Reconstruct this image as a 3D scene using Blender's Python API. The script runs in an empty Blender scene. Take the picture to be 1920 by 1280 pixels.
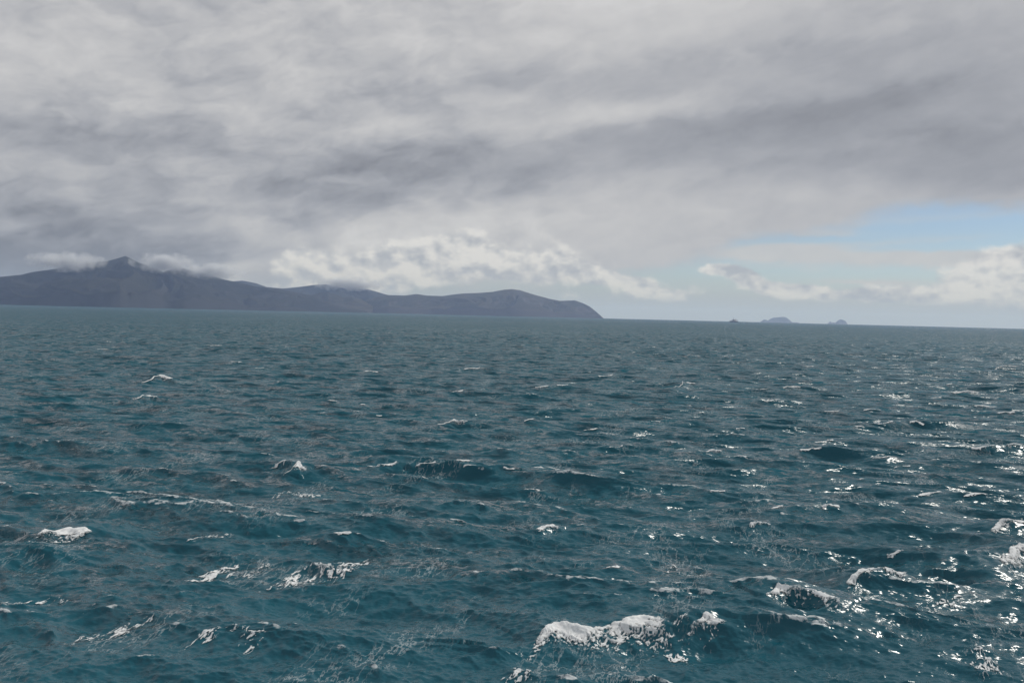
import bpy, math, random
import numpy as np
from mathutils import Matrix, Vector

SC = bpy.context.scene
COL = SC.collection
R_EARTH = 7.0e6            # earth radius with refraction
CAM_H = 16.0               # deck height above the sea
FPX = 1598.0               # focal length in pixels of a 1920 wide frame

# ------------------------------------------------------------------ camera
cam_d = bpy.data.cameras.new('camera')
cam_d.sensor_width = 36.0
cam_d.lens = 36.0 * FPX / 1920.0
cam_d.clip_start = 0.5
cam_d.clip_end = 200000.0
cam = bpy.data.objects.new('camera', cam_d)
COL.objects.link(cam)
PITCH, ROLL = math.radians(-1.823), math.radians(1.386)
ROT = Matrix.Rotation(math.pi / 2 + PITCH, 3, 'X') @ Matrix.Rotation(ROLL, 3, 'Z')
cam.matrix_world = Matrix.Translation((0, 0, CAM_H)) @ ROT.to_4x4()
SC.camera = cam
ROTN = np.array(ROT)


def ray(px, py):
    v = ROTN @ np.array([px - 960.0, 640.0 - py, -FPX])
    return v / np.linalg.norm(v)


def azel(px, py):
    d = ray(px, py)
    return math.degrees(math.atan2(d[0], d[1])), math.degrees(math.asin(d[2]))


def ground(px, py):
    d = ray(px, py)
    t = CAM_H / -d[2]
    return np.array([d[0] * t, d[1] * t])


# ------------------------------------------------------------------ light
SUN_AZ, SUN_EL = 53.0, 36.0
SC.view_settings.view_transform = 'Standard'
SC.view_settings.look = 'None'
SC.view_settings.exposure = 0.0
SC.view_settings.gamma = 1.0
SC.view_settings.use_curve_mapping = False
SC.cycles.max_bounces = 4
SC.cycles.use_denoising = True
SC.cycles.use_adaptive_sampling = False
SC.cycles.sample_clamp_direct = 3.0
SC.cycles.diffuse_bounces = 1
SC.cycles.glossy_bounces = 2
SC.cycles.volume_bounces = 2
SC.cycles.transparent_max_bounces = 8
SC.cycles.use_fast_gi = False

sun_d = bpy.data.lights.new('sun', 'SUN')
sun_d.energy = 2.5
sun_d.angle = math.radians(0.5)
sun_d.color = (1.0, 0.95, 0.88)
sun = bpy.data.objects.new('sun', sun_d)
COL.objects.link(sun)
_a, _e = math.radians(SUN_AZ), math.radians(SUN_EL)
sdir = Vector((math.sin(_a) * math.cos(_e), math.cos(_a) * math.cos(_e), math.sin(_e)))
sun.rotation_euler = sdir.to_track_quat('Z', 'Y').to_euler()
sun.location = (0, 0, 1000)


# ------------------------------------------------------------------ node helper
class S:
    """a socket with arithmetic"""
    nt = None

    def __init__(self, s):
        self.s = s

    @staticmethod
    def math(op, *a, clamp=False):
        n = S.nt.nodes.new('ShaderNodeMath')
        n.operation = op
        n.use_clamp = clamp
        for i, x in enumerate(a):
            if isinstance(x, S):
                S.nt.links.new(x.s, n.inputs[i])
            else:
                n.inputs[i].default_value = x
        return S(n.outputs[0])

    def __add__(self, o): return S.math('ADD', self, o)
    __radd__ = __add__
    def __mul__(self, o): return S.math('MULTIPLY', self, o)
    __rmul__ = __mul__
    def __sub__(self, o): return S.math('SUBTRACT', self, o)
    def __rsub__(self, o): return S.math('SUBTRACT', o, self)
    def __truediv__(self, o): return S.math('DIVIDE', self, o)
    def clamp(self): return S.math('ADD', self, 0.0, clamp=True)


def link(a, b):
    S.nt.links.new(a.s if isinstance(a, S) else a, b)


def vmath(op, a, b=None, c=None):
    n = S.nt.nodes.new('ShaderNodeVectorMath')
    n.operation = op
    for i, x in enumerate((a, b, c)):
        if x is None:
            continue
        if isinstance(x, S):
            S.nt.links.new(x.s, n.inputs[i])
        else:
            n.inputs[i].default_value = x
    return S(n.outputs['Value'] if op in ('DOT_PRODUCT', 'LENGTH') else n.outputs[0])


def sep(v):
    n = S.nt.nodes.new('ShaderNodeSeparateXYZ')
    link(v, n.inputs[0])
    return S(n.outputs[0]), S(n.outputs[1]), S(n.outputs[2])


def comb(x, y, z):
    n = S.nt.nodes.new('ShaderNodeCombineXYZ')
    for i, q in enumerate((x, y, z)):
        if isinstance(q, S):
            link(q, n.inputs[i])
        else:
            n.inputs[i].default_value = q
    return S(n.outputs[0])


def noise(vec, scale=1.0, detail=2.0, rough=0.5, dim='3D', color=False, lac=2.0, distortion=0.0):
    n = S.nt.nodes.new('ShaderNodeTexNoise')
    n.noise_dimensions = dim
    link(vec, n.inputs['Vector'])
    n.inputs['Scale'].default_value = scale
    n.inputs['Detail'].default_value = detail
    n.inputs['Roughness'].default_value = rough
    n.inputs['Lacunarity'].default_value = lac
    n.inputs['Distortion'].default_value = distortion
    return S(n.outputs['Color'] if color else n.outputs[0])


def sstep(x, a, b, lo=0.0, hi=1.0):
    n = S.nt.nodes.new('ShaderNodeMapRange')
    n.interpolation_type = 'SMOOTHSTEP'
    link(x, n.inputs['Value'])
    for k, q in (('From Min', a), ('From Max', b), ('To Min', lo), ('To Max', hi)):
        if isinstance(q, S):
            link(q, n.inputs[k])
        else:
            n.inputs[k].default_value = q
    return S(n.outputs[0])


def mixc(f, a, b):
    n = S.nt.nodes.new('ShaderNodeMix')
    n.data_type = 'RGBA'
    for k, q in ((0, f), (6, a), (7, b)):
        if isinstance(q, S):
            link(q, n.inputs[k])
        elif k == 0:
            n.inputs[k].default_value = q
        else:
            n.inputs[k].default_value = (*q, 1.0)
    return S(n.outputs[2])


def fcurve(x, pts, x0, x1, y0, y1):
    """piecewise smooth function of x through pts, as a Float Curve node"""
    t = ((x - x0) / (x1 - x0)).clamp()
    n = S.nt.nodes.new('ShaderNodeFloatCurve')
    link(t, n.inputs['Value'])
    c = n.mapping.curves[0]
    P = [((p - x0) / (x1 - x0), (q - y0) / (y1 - y0)) for p, q in pts]
    while len(c.points) < len(P):
        c.points.new(0.5, 0.5)
    for i, (p, q) in enumerate(P):
        c.points[i].location = (p, q)
        c.points[i].handle_type = 'AUTO_CLAMPED'
    n.mapping.update()
    return S(n.outputs[0]) * (y1 - y0) + y0


# ------------------------------------------------------------------ sky
def blob_sum(pt, blobs, sharp=0.0):
    """sum of soft ellipses in azimuth / elevation (degrees); each given by where it stands in the sky"""
    tot = None
    deg = math.degrees(1.0 / FPX)
    for (px, py, sx, sy, tilt, amp) in blobs:
        a, e = azel(px, py)
        m = S.nt.nodes.new('ShaderNodeMapping')
        m.vector_type = 'TEXTURE'
        p = pt if tot is None else vmath('MULTIPLY_ADD', tot, (1e-9, 1e-9, 1e-9), pt)    # evaluated one after another
        link(p, m.inputs['Vector'])
        m.inputs['Location'].default_value = (a, e, 0)
        m.inputs['Rotation'].default_value = (0, 0, math.radians(tilt))
        m.inputs['Scale'].default_value = (sx * deg * 1.2, sy * deg * 1.2, 1)
        v = S(m.outputs[0])
        if sharp:                               # a sheet: crisp upper edge, fading downwards
            vx, vy, _ = sep(v)
            v = comb(vx, S.math('MAXIMUM', vy, vy * sharp), 0.0)
        g = S.math('POWER', 2.7183, vmath('DOT_PRODUCT', v, v) * -1.0)
        tot = S.math('MULTIPLY_ADD', g, amp, tot if tot is not None else 0.0)
    return tot


def build_world():
    w = bpy.data.worlds.new('World')
    SC.world = w
    w.use_nodes = True
    nt = w.node_tree
    nt.nodes.clear()
    S.nt = nt
    STR = 0.07
    tc = nt.nodes.new('ShaderNodeTexCoord')
    d = vmath('NORMALIZE', S(tc.outputs['Generated']))
    x, y, z = sep(d)
    az = S.math('ARCTAN2', x, y) * 57.29578
    el = S.math('ARCSINE', z) * 57.29578
    sky = nt.nodes.new('ShaderNodeTexSky')
    sky.sky_type = 'NISHITA'
    sky.sun_disc = False
    sky.sun_elevation = math.radians(SUN_EL)
    sky.sun_rotation = math.radians(SUN_AZ)
    sky.air_density = 1.0
    sky.dust_density = 0.1
    sky.ozone_density = 3.0
    skyc = vmath('MULTIPLY', S(sky.outputs[0]), (0.93, 0.955, 1.07))

    # noise coordinates: stretched sideways, streaks rising a little to the right
    zt = z - x * 0.16
    ds = comb(x * 4.6, y * 4.6, zt * 11.0)
    warp = noise(ds, 2.2, 3.0, 0.55, color=True)
    wv = vmath('SUBTRACT', warp, (0.5, 0.5, 0.5))
    wx, wy, wz = sep(wv)
    azw = az + wx * 7.0
    elw = el + wy * 3.4
    pw = comb(azw, elw, 0.0)
    n1 = noise(vmath('ADD', ds, wv), 1.0, 6.0, 0.54)          # long streaks
    dl = comb(x * 25.0, y * 25.0, z * 40.0)
    n2 = noise(dl, 1.0, 6.0, 0.58)                             # lumps
    dl2 = vmath('ADD', dl, (0.12, 0.08, 0.34))
    n2b = noise(dl2, 1.0, 3.0, 0.55)
    n3 = noise(vmath('ADD', comb(x * 12.0, y * 12.0, zt * 25.0), vmath('MULTIPLY', wv, (1.0, 1.0, 1.0))), 1.0, 6.0, 0.55)   # wisps
    n3b = noise(vmath('ADD', comb(x * 12.0, y * 12.0, zt * 25.0), vmath('MULTIPLY_ADD', wv, (1.0, 1.0, 1.0), (0.14, 0.04, 0.30))), 1.0, 4.0, 0.55)
    relief = (n3 - n3b) * sstep(az, 14.0, -8.0, 0.08, 0.24)     # lit from above right
    amp3 = sstep(az, 10.0, -20.0, 0.16, 0.42)

    deck = [
        # px, py, sigma x, sigma y, tilt, amplitude
        (1190, 5, 190, 60, 0, .17), (420, 60, 420, 90, 5, .04), (60, 150, 160, 60, 0, .05),
        (110, 265, 190, 42, -5, -.13), (10, 205, 60, 16, 10, .06), (330, 235, 160, 25, 6, -.05),
        (60, 385, 150, 35, -4, -.12), (330, 375, 260, 50, 0, -.08), (380, 312, 55, 14, 0, .09),
        (280, 145, 110, 14, -8, .04), (560, 232, 90, 16, -4, .07), (740, 255, 110, 22, 16, .09),
        (540, 270, 200, 20, -4, -.04), (520, 120, 250, 25, -3, -.05), (820, 170, 130, 35, 10, -.05),
        (720, 335, 240, 44, 6, -.09), (1000, 300, 300, 50, 8, -.11), (860, 350, 220, 34, 12, -.06),
        (1140, 212, 190, 24, 10, .12), (1010, 160, 230, 22, 4, -.04), (1330, 150, 260, 45, 4, -.07),
        (1500, 245, 280, 48, 6, -.13), (1620, 190, 240, 26, 6, -.07), (1760, 290, 240, 56, 6, -.14),
        (1560, 80, 260, 40, 4, -.06), (1800, 120, 180, 60, 0, -.05), (1910, 330, 90, 40, 0, -.10),
        (1150, 400, 330, 75, 6, .06), (1480, 350, 180, 24, 10, .03), (760, 390, 120, 14, 28, .08),
        (900, 420, 120, 30, 16, .05), (1640, 370, 150, 18, 4, .06), (1200, 470, 200, 30, 0, .04),
        (40, 492, 200, 48, 8, -.36), (270, 470, 170, 30, 0, -.16), (640, 470, 120, 20, 0, -.04), (230, 440, 160, 24, 0, .04), (300, 480, 150, 30, -8, -.05),
        (430, 470, 90, 26, 0, .03), (560, 450, 110, 30, 0, -.03), (470, 420, 120, 14, 0, .03),
    ]
    sheets = [
        (1430, 212, 300, 56, 5, -.08), (1780, 262, 260, 60, 6, -.08), (800, 290, 340, 70, 7, -.05), (330, 232, 190, 44, -8, -.07),
        (90, 240, 170, 60, -4, -.08), (520, 345, 200, 40, 4, -.05), (60, 372, 170, 50, -3, -.06), (1500, 92, 300, 46, 4, -.05), (880, 150, 220, 40, 8, -.05),
        (770, 375, 120, 60, 24, .10), (640, 350, 60, 40, 10, .06), (470, 385, 130, 40, 0, .06), (230, 425, 190, 40, 3, .07), (60, 440, 120, 34, 4, .05),
        (480, 455, 110, 40, 12, .06), (640, 450, 90, 50, 14, .06), (390, 300, 70, 20, 0, .06), (980, 380, 150, 60, 16, .05),
    ]
    ps = comb(azw + (n3 - 0.5) * 3.0, elw * 0.4 + el * 0.6 + (n3 - 0.5) * 2.2, 0.0)
    B = blob_sum(pw, deck) * 0.68 + blob_sum(ps, sheets, 5.0) * 0.72 + 0.495
    B = B + (n1 - 0.5) * sstep(az, 12.0, -12.0, 0.12, 0.22) + (n2 - 0.5) * 0.05 + (n3 - 0.5) * amp3 * 0.8 + relief
    B = S.math('MAXIMUM', B, 0.22)
    t = sstep(B, 0.30, 0.62)
    tint = mixc(t, (0.935, 0.965, 1.055), (0.99, 0.985, 0.995))
    bb = comb(B, B, B)
    deckc = vmath('MULTIPLY', tint, bb)

    # lower edge of the overcast
    edge_px = [(0, 640), (300, 640), (520, 575), (760, 535), (1000, 537), (1160, 520), (1260, 502), (1340, 480),
               (1420, 452), (1560, 434), (1640, 410), (1760, 392), (1920, 396)]
    pts = [(-60.0, -2.0)] + [azel(*p) for p in edge_px] + [(60.0, 8.0)]
    edge = fcurve(az, pts, -60.0, 60.0, -5.0, 15.0)
    dd = (el - edge) + (n1 - 0.5) * 2.6 + (n2 - 0.5) * 1.5
    a_deck = sstep(dd, -0.55, 0.85)

    # heaped clouds near the horizon
    cum = [
        (890, 492, 80, 24, -6, .9), (975, 512, 45, 18, 0, .7), (770, 522, 75, 16, 0, .62), (640, 522, 60, 18, 0, .85),
        (565, 492, 40, 26, 0, .6), (590, 535, 70, 10, 0, .7), (700, 540, 50, 12, 0, .6), (1080, 510, 65, 26, 0, .65),
        (1150, 522, 40, 12, 0, .5), (1200, 540, 34, 18, 0, .75), (1262, 555, 36, 12, 0, .7), (1350, 507, 36, 12, 0, .9),
        (1400, 516, 22, 9, 0, .8), (1420, 535, 50, 12, -8, .75), (1510, 548, 52, 12, -4, .8), (1630, 552, 44, 13, 0, .62),
        (1700, 548, 50, 16, 0, .62), (1770, 562, 60, 12, 0, .5), (1840, 522, 46, 28, 0, .95), (1905, 530, 50, 38, 0, 1.0),
        (1960, 515, 50, 34, 0, .8), (600, 495, 80, 40, 10, .46), (720, 490, 90, 34, 10, .46), (840, 455, 90, 30, 10, .5), (1010, 470, 80, 30, 0, .42), (1320, 540, 40, 10, 0, .38), (1120, 560, 60, 10, 0, .35),
    ]
    pc = comb(az + (n2b - 0.5) * 1.6 + wx * 1.0, el + wy * 0.8, 0.0)
    C = blob_sum(pc, cum) + (n2 - 0.5) * 1.25
    a_cum = sstep(C, 0.30, 0.68) * sstep(el, 0.3, 1.6)
    lit = ((n2 - n2b) * 4.2 + 0.62 + (C - 0.75) * 0.10).clamp()
    cumc = mixc(lit, (0.43, 0.45, 0.485), (0.77, 0.755, 0.735))
    lowgrey = sstep(el, 0.0, 1.6)
    cumc = mixc(lowgrey, (0.43, 0.455, 0.49), cumc)

    # thin flat streaks across the blue gap
    strk = [(1700, 481, 330, 9, -.8, .95), (1470, 473, 70, 13, 0, .9), (1640, 527, 80, 5, -1, .7), (1545, 437, 60, 6, 0, .45),
            (1850, 492, 120, 10, 0, .6), (1720, 412, 260, 10, 2, .36), (1600, 458, 160, 6, 2, .36), (1800, 445, 140, 8, -2, .2), (1500, 500, 160, 8, 0, .3)]
    pk = comb(az + wx * 2.0, el + (n1 - 0.5) * 0.9 + (n2 - 0.5) * 0.5, 0.0)
    a_str = sstep(blob_sum(pk, strk) + (n1 - 0.5) * 0.8, 0.08, 0.85) * 0.9
    strc = mixc(n2, (0.50, 0.51, 0.53), (0.64, 0.63, 0.615))

    k = 1.0 / STR
    skyc = mixc(0.08, skyc, (0.55 * k, 0.56 * k, 0.57 * k))
    skyc = mixc(sstep(el, 3.6, 0.0) * 0.8, skyc, (0.38 * k, 0.41 * k, 0.45 * k))
    base = mixc(a_str, skyc, vmath('MULTIPLY', strc, (k, k, k)))
    base = mixc(a_deck, base, vmath('MULTIPLY', deckc, (k, k, k)))
    base = mixc(a_cum * 0.92, base, vmath('MULTIPLY', cumc, (k, k, k)))
    bg = nt.nodes.new('ShaderNodeBackground')
    bg.inputs['Strength'].default_value = STR
    link(base, bg.inputs['Color'])
    out = nt.nodes.new('ShaderNodeOutputWorld')
    link(bg.outputs[0], out.inputs['Surface'])
    w.cycles.sampling_method = 'MANUAL'
    w.cycles.sample_map_resolution = 512


build_world()


# ------------------------------------------------------------------ numpy noise
def _hash2(ix, iy, seed):
    h = (ix.astype(np.int64) * 374761393 + iy.astype(np.int64) * 668265263 + seed * 1442695041) & 0xFFFFFFFF
    h = ((h ^ (h >> 13)) * 1274126177) & 0xFFFFFFFF
    h = (h ^ (h >> 16)) & 0xFFFFFFFF
    return h.astype(np.float64) / 4294967295.0


def vnoise(x, y, seed=0):
    ix, iy = np.floor(x), np.floor(y)
    fx, fy = x - ix, y - iy
    fx = fx * fx * fx * (fx * (fx * 6 - 15) + 10)
    fy = fy * fy * fy * (fy * (fy * 6 - 15) + 10)
    a, b = _hash2(ix, iy, seed), _hash2(ix + 1, iy, seed)
    c, d = _hash2(ix, iy + 1, seed), _hash2(ix + 1, iy + 1, seed)
    return (a + (b - a) * fx) * (1 - fy) + (c + (d - c) * fx) * fy


def fbm(x, y, octv=4, seed=0, gain=0.5):
    t, amp, tot = 0.0, 1.0, 0.0
    for o in range(octv):
        t = t + amp * vnoise(x * 2 ** o + 17.3 * o, y * 2 ** o - 9.1 * o, seed + o)
        tot += amp
        amp *= gain
    return t / tot


def worley_edge(x, y, seed=0):
    """distance-like value to the walls between cells: 0 on a wall"""
    ix, iy = np.floor(x), np.floor(y)
    f1 = np.full(x.shape, 9.0)
    f2 = np.full(x.shape, 9.0)
    for dx in (-1, 0, 1):
        for dy in (-1, 0, 1):
            cx, cy = ix + dx, iy + dy
            px = cx + _hash2(cx, cy, seed)
            py = cy + _hash2(cx, cy, seed + 77)
            d = np.hypot(px - x, py - y)
            m = d < f1
            f2 = np.where(m, f1, np.minimum(f2, d))
            f1 = np.where(m, d, f1)
    return f2 - f1


def smooth(x, a, b):
    t = np.clip((x - a) / (b - a), 0, 1)
    return t * t * (3 - 2 * t)


# ------------------------------------------------------------------ waves
WIND = np.array([-0.24, -0.971])            # the sea runs towards the deck and to the left
KP = 2 * math.pi / 24.0
ALPHA = 0.027


def band(L, N, lam_hi, lam_lo, seed, spread, gain=1.0):
    rng = np.random.default_rng(seed)
    k1 = np.fft.fftfreq(N, L / N) * 2 * math.pi
    kx, ky = np.meshgrid(k1, k1, indexing='ij')
    k = np.hypot(kx, ky)
    k[0, 0] = 1e-6
    cosd = (kx * WIND[0] + ky * WIND[1]) / k
    th = np.arccos(np.clip(cosd, -1, 1))
    D = np.exp(-0.5 * (th / spread) ** 2)
    D = D / (spread * math.sqrt(2 * math.pi))
    psi = ALPHA / 2 * k ** -4.0 * np.exp(-1.25 * (KP / k) ** 2) * D
    klo, khi = 2 * math.pi / lam_hi, 2 * math.pi / lam_lo
    psi = np.where((k >= klo) & (k < khi), psi, 0.0)
    dk = 2 * math.pi / L
    amp = np.sqrt(2 * psi * gain) * dk * N * N
    g = (rng.normal(size=k.shape) + 1j * rng.normal(size=k.shape)) / math.sqrt(2)
    H = amp * g
    h = np.fft.ifft2(H).real
    dx = np.fft.ifft2(1j * kx / k * H).real
    dy = np.fft.ifft2(1j * ky / k * H).real
    div = np.fft.ifft2(-k * H).real
    return dict(L=L, N=N, f=np.stack([dx, dy, h, div], -1).astype(np.float32), lo=lam_lo, hi=lam_hi, gain=gain)


BANDS = [band(410.0, 512, 120.0, 7.0, 11, 0.34), band(157.0, 512, 7.0, 2.5, 23, 0.46, 1.6), band(61.0, 512, 2.5, 1.0, 37, 0.58, 2.6),
         band(23.7, 512, 1.0, 0.4, 41, 0.7, 3.0), band(9.3, 512, 0.4, 0.16, 59, 0.8, 3.0)]
CHOP = [1.3, 1.15, 0.8, 0.6, 0.4]


def sample(b, u, v):
    N = b['N']
    x = u / b['L'] * N
    y = v / b['L'] * N
    ix, iy = np.floor(x).astype(np.int64), np.floor(y).astype(np.int64)
    fx, fy = (x - ix)[..., None], (y - iy)[..., None]
    i0, i1, j0, j1 = ix % N, (ix + 1) % N, iy % N, (iy + 1) % N
    f = b['f']
    return (f[i0, j0] * (1 - fx) + f[i1, j0] * fx) * (1 - fy) + (f[i0, j1] * (1 - fx) + f[i1, j1] * fx) * fy


def spacing(r):
    s = 0.62 / 852.0 * r * r / CAM_H
    s = np.minimum(s, np.maximum(1.1, r * 0.0085))
    return np.maximum(s, 0.07)


RIDGES = []      # extra breaking crests: (points Nx2 along the crest, height, front width, back width)


def ridge_height(u, v):
    h = np.zeros(u.shape)
    push = np.zeros(u.shape)
    for (P, A, wf, wb) in RIDGES:
        c = P.mean(0)
        rad = np.abs(P - c).max() + 4 * wb
        m = (np.abs(u - c[0]) < rad * 1.5) & (np.abs(v - c[1]) < rad * 1.5)
        if not m.any():
            continue
        q = np.stack([u[m], v[m]], -1)
        best = np.full(len(q), 1e9)
        tt = np.zeros(len(q))
        ss = np.zeros(len(q))
        seg = np.diff(P, axis=0)
        ln = np.hypot(seg[:, 0], seg[:, 1])
        cum = np.concatenate([[0], np.cumsum(ln)])
        for i in range(len(seg)):
            w = q - P[i]
            s = np.clip((w @ seg[i]) / ln[i] ** 2, 0, 1)
            dv = w - s[:, None] * seg[i]
            dist = np.hypot(dv[:, 0], dv[:, 1])
            b = dist < best
            best = np.where(b, dist, best)
            tt = np.where(b, dv @ WIND, tt)
            ss = np.where(b, cum[i] + s * ln[i], ss)
        sgn = np.where(tt >= 0, 1, -1)
        t = best * sgn
        e = np.clip(ss / cum[-1], 0, 1)
        fade = np.sin(math.pi * np.clip(e * 0.8 + 0.1, 0, 1)) ** 0.7
        prof = np.where(t > 0, np.exp(-(t / wf) ** 2), np.exp(-(t / wb) ** 2)) - 0.28 * np.exp(-((t - 2.6 * wf) / (1.2 * wf)) ** 2)
        h[m] += A * fade * prof
        push[m] += 0.45 * A * fade * np.exp(-((t) / (0.8 * wf)) ** 2)
    return h, push


def ocean(u, v):
    """rest position -> surface point (with chop and the curve of the earth), and the slope variance left to the material"""
    r = np.hypot(u, v)
    s = spacing(r)
    out = np.zeros(u.shape + (3,))
    out[..., 0], out[..., 1] = u, v
    lost = np.zeros(u.shape)
    jac = np.ones(u.shape)
    for b, ch in zip(BANDS, CHOP):
        lm = math.sqrt(b['lo'] * min(b['hi'], 30.0))
        w = smooth(lm / s, 1.3, 3.0)
        var = b['gain'] * ALPHA / 2 * math.log(min(b['hi'], 24.0) / b['lo'])
        lost += var * (1 - w * w)
        m = w > 0
        if m.any():
            f = sample(b, u[m], v[m]) * w[m][:, None]
            o = out[m]
            o[:, 0] += f[:, 0] * ch
            o[:, 1] += f[:, 1] * ch
            o[:, 2] += f[:, 2]
            out[m] = o
            if b['lo'] > 0.5:
                jac[m] += ch * f[:, 3]
    h, p = ridge_height(u, v)
    out[..., 2] += h
    out[..., 0] += p * WIND[0]
    out[..., 1] += p * WIND[1]
    out[..., 2] -= r * r / (2 * R_EARTH)
    return out, lost, jac


# ------------------------------------------------------------------ object helpers
def tag(o, label=None, cat=None, group=None, kind=None):
    if label: o['label'] = label
    if cat: o['category'] = cat
    if group: o['group'] = group
    if kind: o['kind'] = kind
    return o


def mesh_obj(name, V, F, mat=None, parent=None, smooth_shade=True, loc=None):
    me = bpy.data.meshes.new(name)
    V = np.asarray(V, dtype=np.float32)
    F = np.asarray(F, dtype=np.int32)
    me.vertices.add(len(V))
    me.vertices.foreach_set('co', V.ravel())
    n = F.shape[1]
    me.loops.add(F.size)
    me.loops.foreach_set('vertex_index', F.ravel())
    me.polygons.add(len(F))
    me.polygons.foreach_set('loop_start', np.arange(0, F.size, n, dtype=np.int32))
    me.polygons.foreach_set('loop_total', np.full(len(F), n, dtype=np.int32))
    me.update(calc_edges=True)
    me.validate()
    if smooth_shade:
        me.polygons.foreach_set('use_smooth', np.ones(len(me.polygons), dtype=bool))
    o = bpy.data.objects.new(name, me)
    COL.objects.link(o)
    if mat: me.materials.append(mat)
    if parent: o.parent = parent
    if loc is not None: o.location = loc
    return o


def empty(name, loc, rz=0.0):
    o = bpy.data.objects.new(name, None)
    COL.objects.link(o)
    o.location = loc
    o.rotation_euler = (0, 0, rz)
    return o


def new_mat(name):
    m = bpy.data.materials.new(name)
    m.use_nodes = True
    m.node_tree.nodes.clear()
    S.nt = m.node_tree
    out = m.node_tree.nodes.new('ShaderNodeOutputMaterial')
    return m, m.node_tree, out


def pbsdf(nt, **kw):
    p = nt.nodes.new('ShaderNodeBsdfPrincipled')
    for k, q in kw.items():
        k = k.replace('_', ' ')
        if isinstance(q, S):
            link(q, p.inputs[k])
        else:
            p.inputs[k].default_value = (*q, 1.0) if isinstance(q, tuple) and len(q) == 3 else q
    return p


# ------------------------------------------------------------------ materials
def water_material():
    m, nt, out = new_mat('sea_water')
    geo = nt.nodes.new('ShaderNodeNewGeometry')
    pos = S(geo.outputs['Position'])
    nrm = S(geo.outputs['Normal'])
    at = nt.nodes.new('ShaderNodeAttribute')
    at.attribute_name = 'lost_slope'
    lost = S(at.outputs['Fac'])
    x, y, z = sep(pos)
    # wind-aligned coordinates
    cx = x * 0.971 - y * 0.24
    cy = x * 0.24 + y * 0.971
    # gusts: patches of rougher and smoother water
    gust = noise(comb(cx * 0.004, cy * 0.0016, 0.0), 1.0, 4.0, 0.6, dim='2D')
    g2 = noise(comb(cx * 0.05, cy * 0.12, 0.0), 1.0, 3.0, 0.55, dim='2D')
    # capillary ripples
    q1 = vmath('SUBTRACT', noise(comb(cx * 1.9, cy * 6.5, 0.0), 1.0, 5.0, 0.70, dim='2D', color=True), (0.5, 0.5, 0.5))
    # waves too small for the mesh at that distance
    q2 = vmath('SUBTRACT', noise(comb(cx * 0.12, cy * 0.30, 3.7), 1.0, 5.0, 0.75, dim='2D', color=True), (0.5, 0.5, 0.5))
    amp1 = (gust * 0.8 + g2 * 1.0) * 1.05
    amp2 = S.math("SQRT", lost) * 13.0 * (gust * 0.7 + 0.65)
    sl = vmath('ADD', vmath('MULTIPLY', q1, comb(amp1, amp1, 0.0)), vmath('MULTIPLY', q2, comb(amp2, amp2, 0.0)))
    sx, sy, _ = sep(sl)
    # back from wind-aligned to world
    wx = sx * 0.971 + sy * 0.24
    wy = sy * 0.971 - sx * 0.24
    n = vmath('NORMALIZE', vmath('ADD', nrm, comb(wx, wy, 0.0)))
    tone = noise(comb(cx * 0.02, cy * 0.03, 0.0), 1.0, 3.0, 0.5, dim='2D')
    base = mixc(tone, (0.007, 0.074, 0.106), (0.011, 0.092, 0.128))
    # body colour of the water under a mirror whose strength is the mean Fresnel term of a rough sea
    df = nt.nodes.new('ShaderNodeBsdfDiffuse')
    link(base, df.inputs['Color'])
    link(n, df.inputs['Normal'])
    gl = nt.nodes.new('ShaderNodeBsdfGlossy')
    gl.inputs['Roughness'].default_value = 0.17
    link(n, gl.inputs['Normal'])
    fr = nt.nodes.new('ShaderNodeFresnel')
    fr.inputs['IOR'].default_value = 1.333
    link(n, fr.inputs['Normal'])
    p = nt.nodes.new('ShaderNodeMixShader')
    link(S(fr.outputs[0]) * sstep(lost, 0.0, 0.11, 1.0, 0.72), p.inputs[0])
    link(df.outputs[0], p.inputs[1])
    link(gl.outputs[0], p.inputs[2])
    fa = nt.nodes.new('ShaderNodeAttribute')
    fa.attribute_name = 'foam'
    l1 = noise(comb(cx * 2.2, cy * 3.4, 1.0), 1.0, 4.0, 0.7, dim='2D')
    fac = sstep(S(fa.outputs['Fac']) * 0.55 + (l1 - 0.5) * 1.3, 0.30, 0.62) * 0.8
    s1 = noise(comb(cx * 1.5, cy * 0.62, 5.0), 1.0, 4.0, 0.62, dim='2D')
    s2 = noise(comb(cx * 0.16, cy * 0.09, 9.0), 1.0, 3.0, 0.6, dim='2D')
    thread = sstep(S.math('ABSOLUTE', s1 - 0.5), 0.030, 0.004) * sstep(s2, 0.50, 0.68) * 0.32
    fac = S.math('MAXIMUM', fac, thread)
    fo = pbsdf(nt, Base_Color=(0.66, 0.70, 0.71), Roughness=0.6)
    mx = nt.nodes.new('ShaderNodeMixShader')
    link(fac, mx.inputs[0])
    link(p.outputs[0], mx.inputs[1])
    link(fo.outputs[0], mx.inputs[2])
    link(mx.outputs[0], out.inputs['Surface'])
    return m


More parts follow.
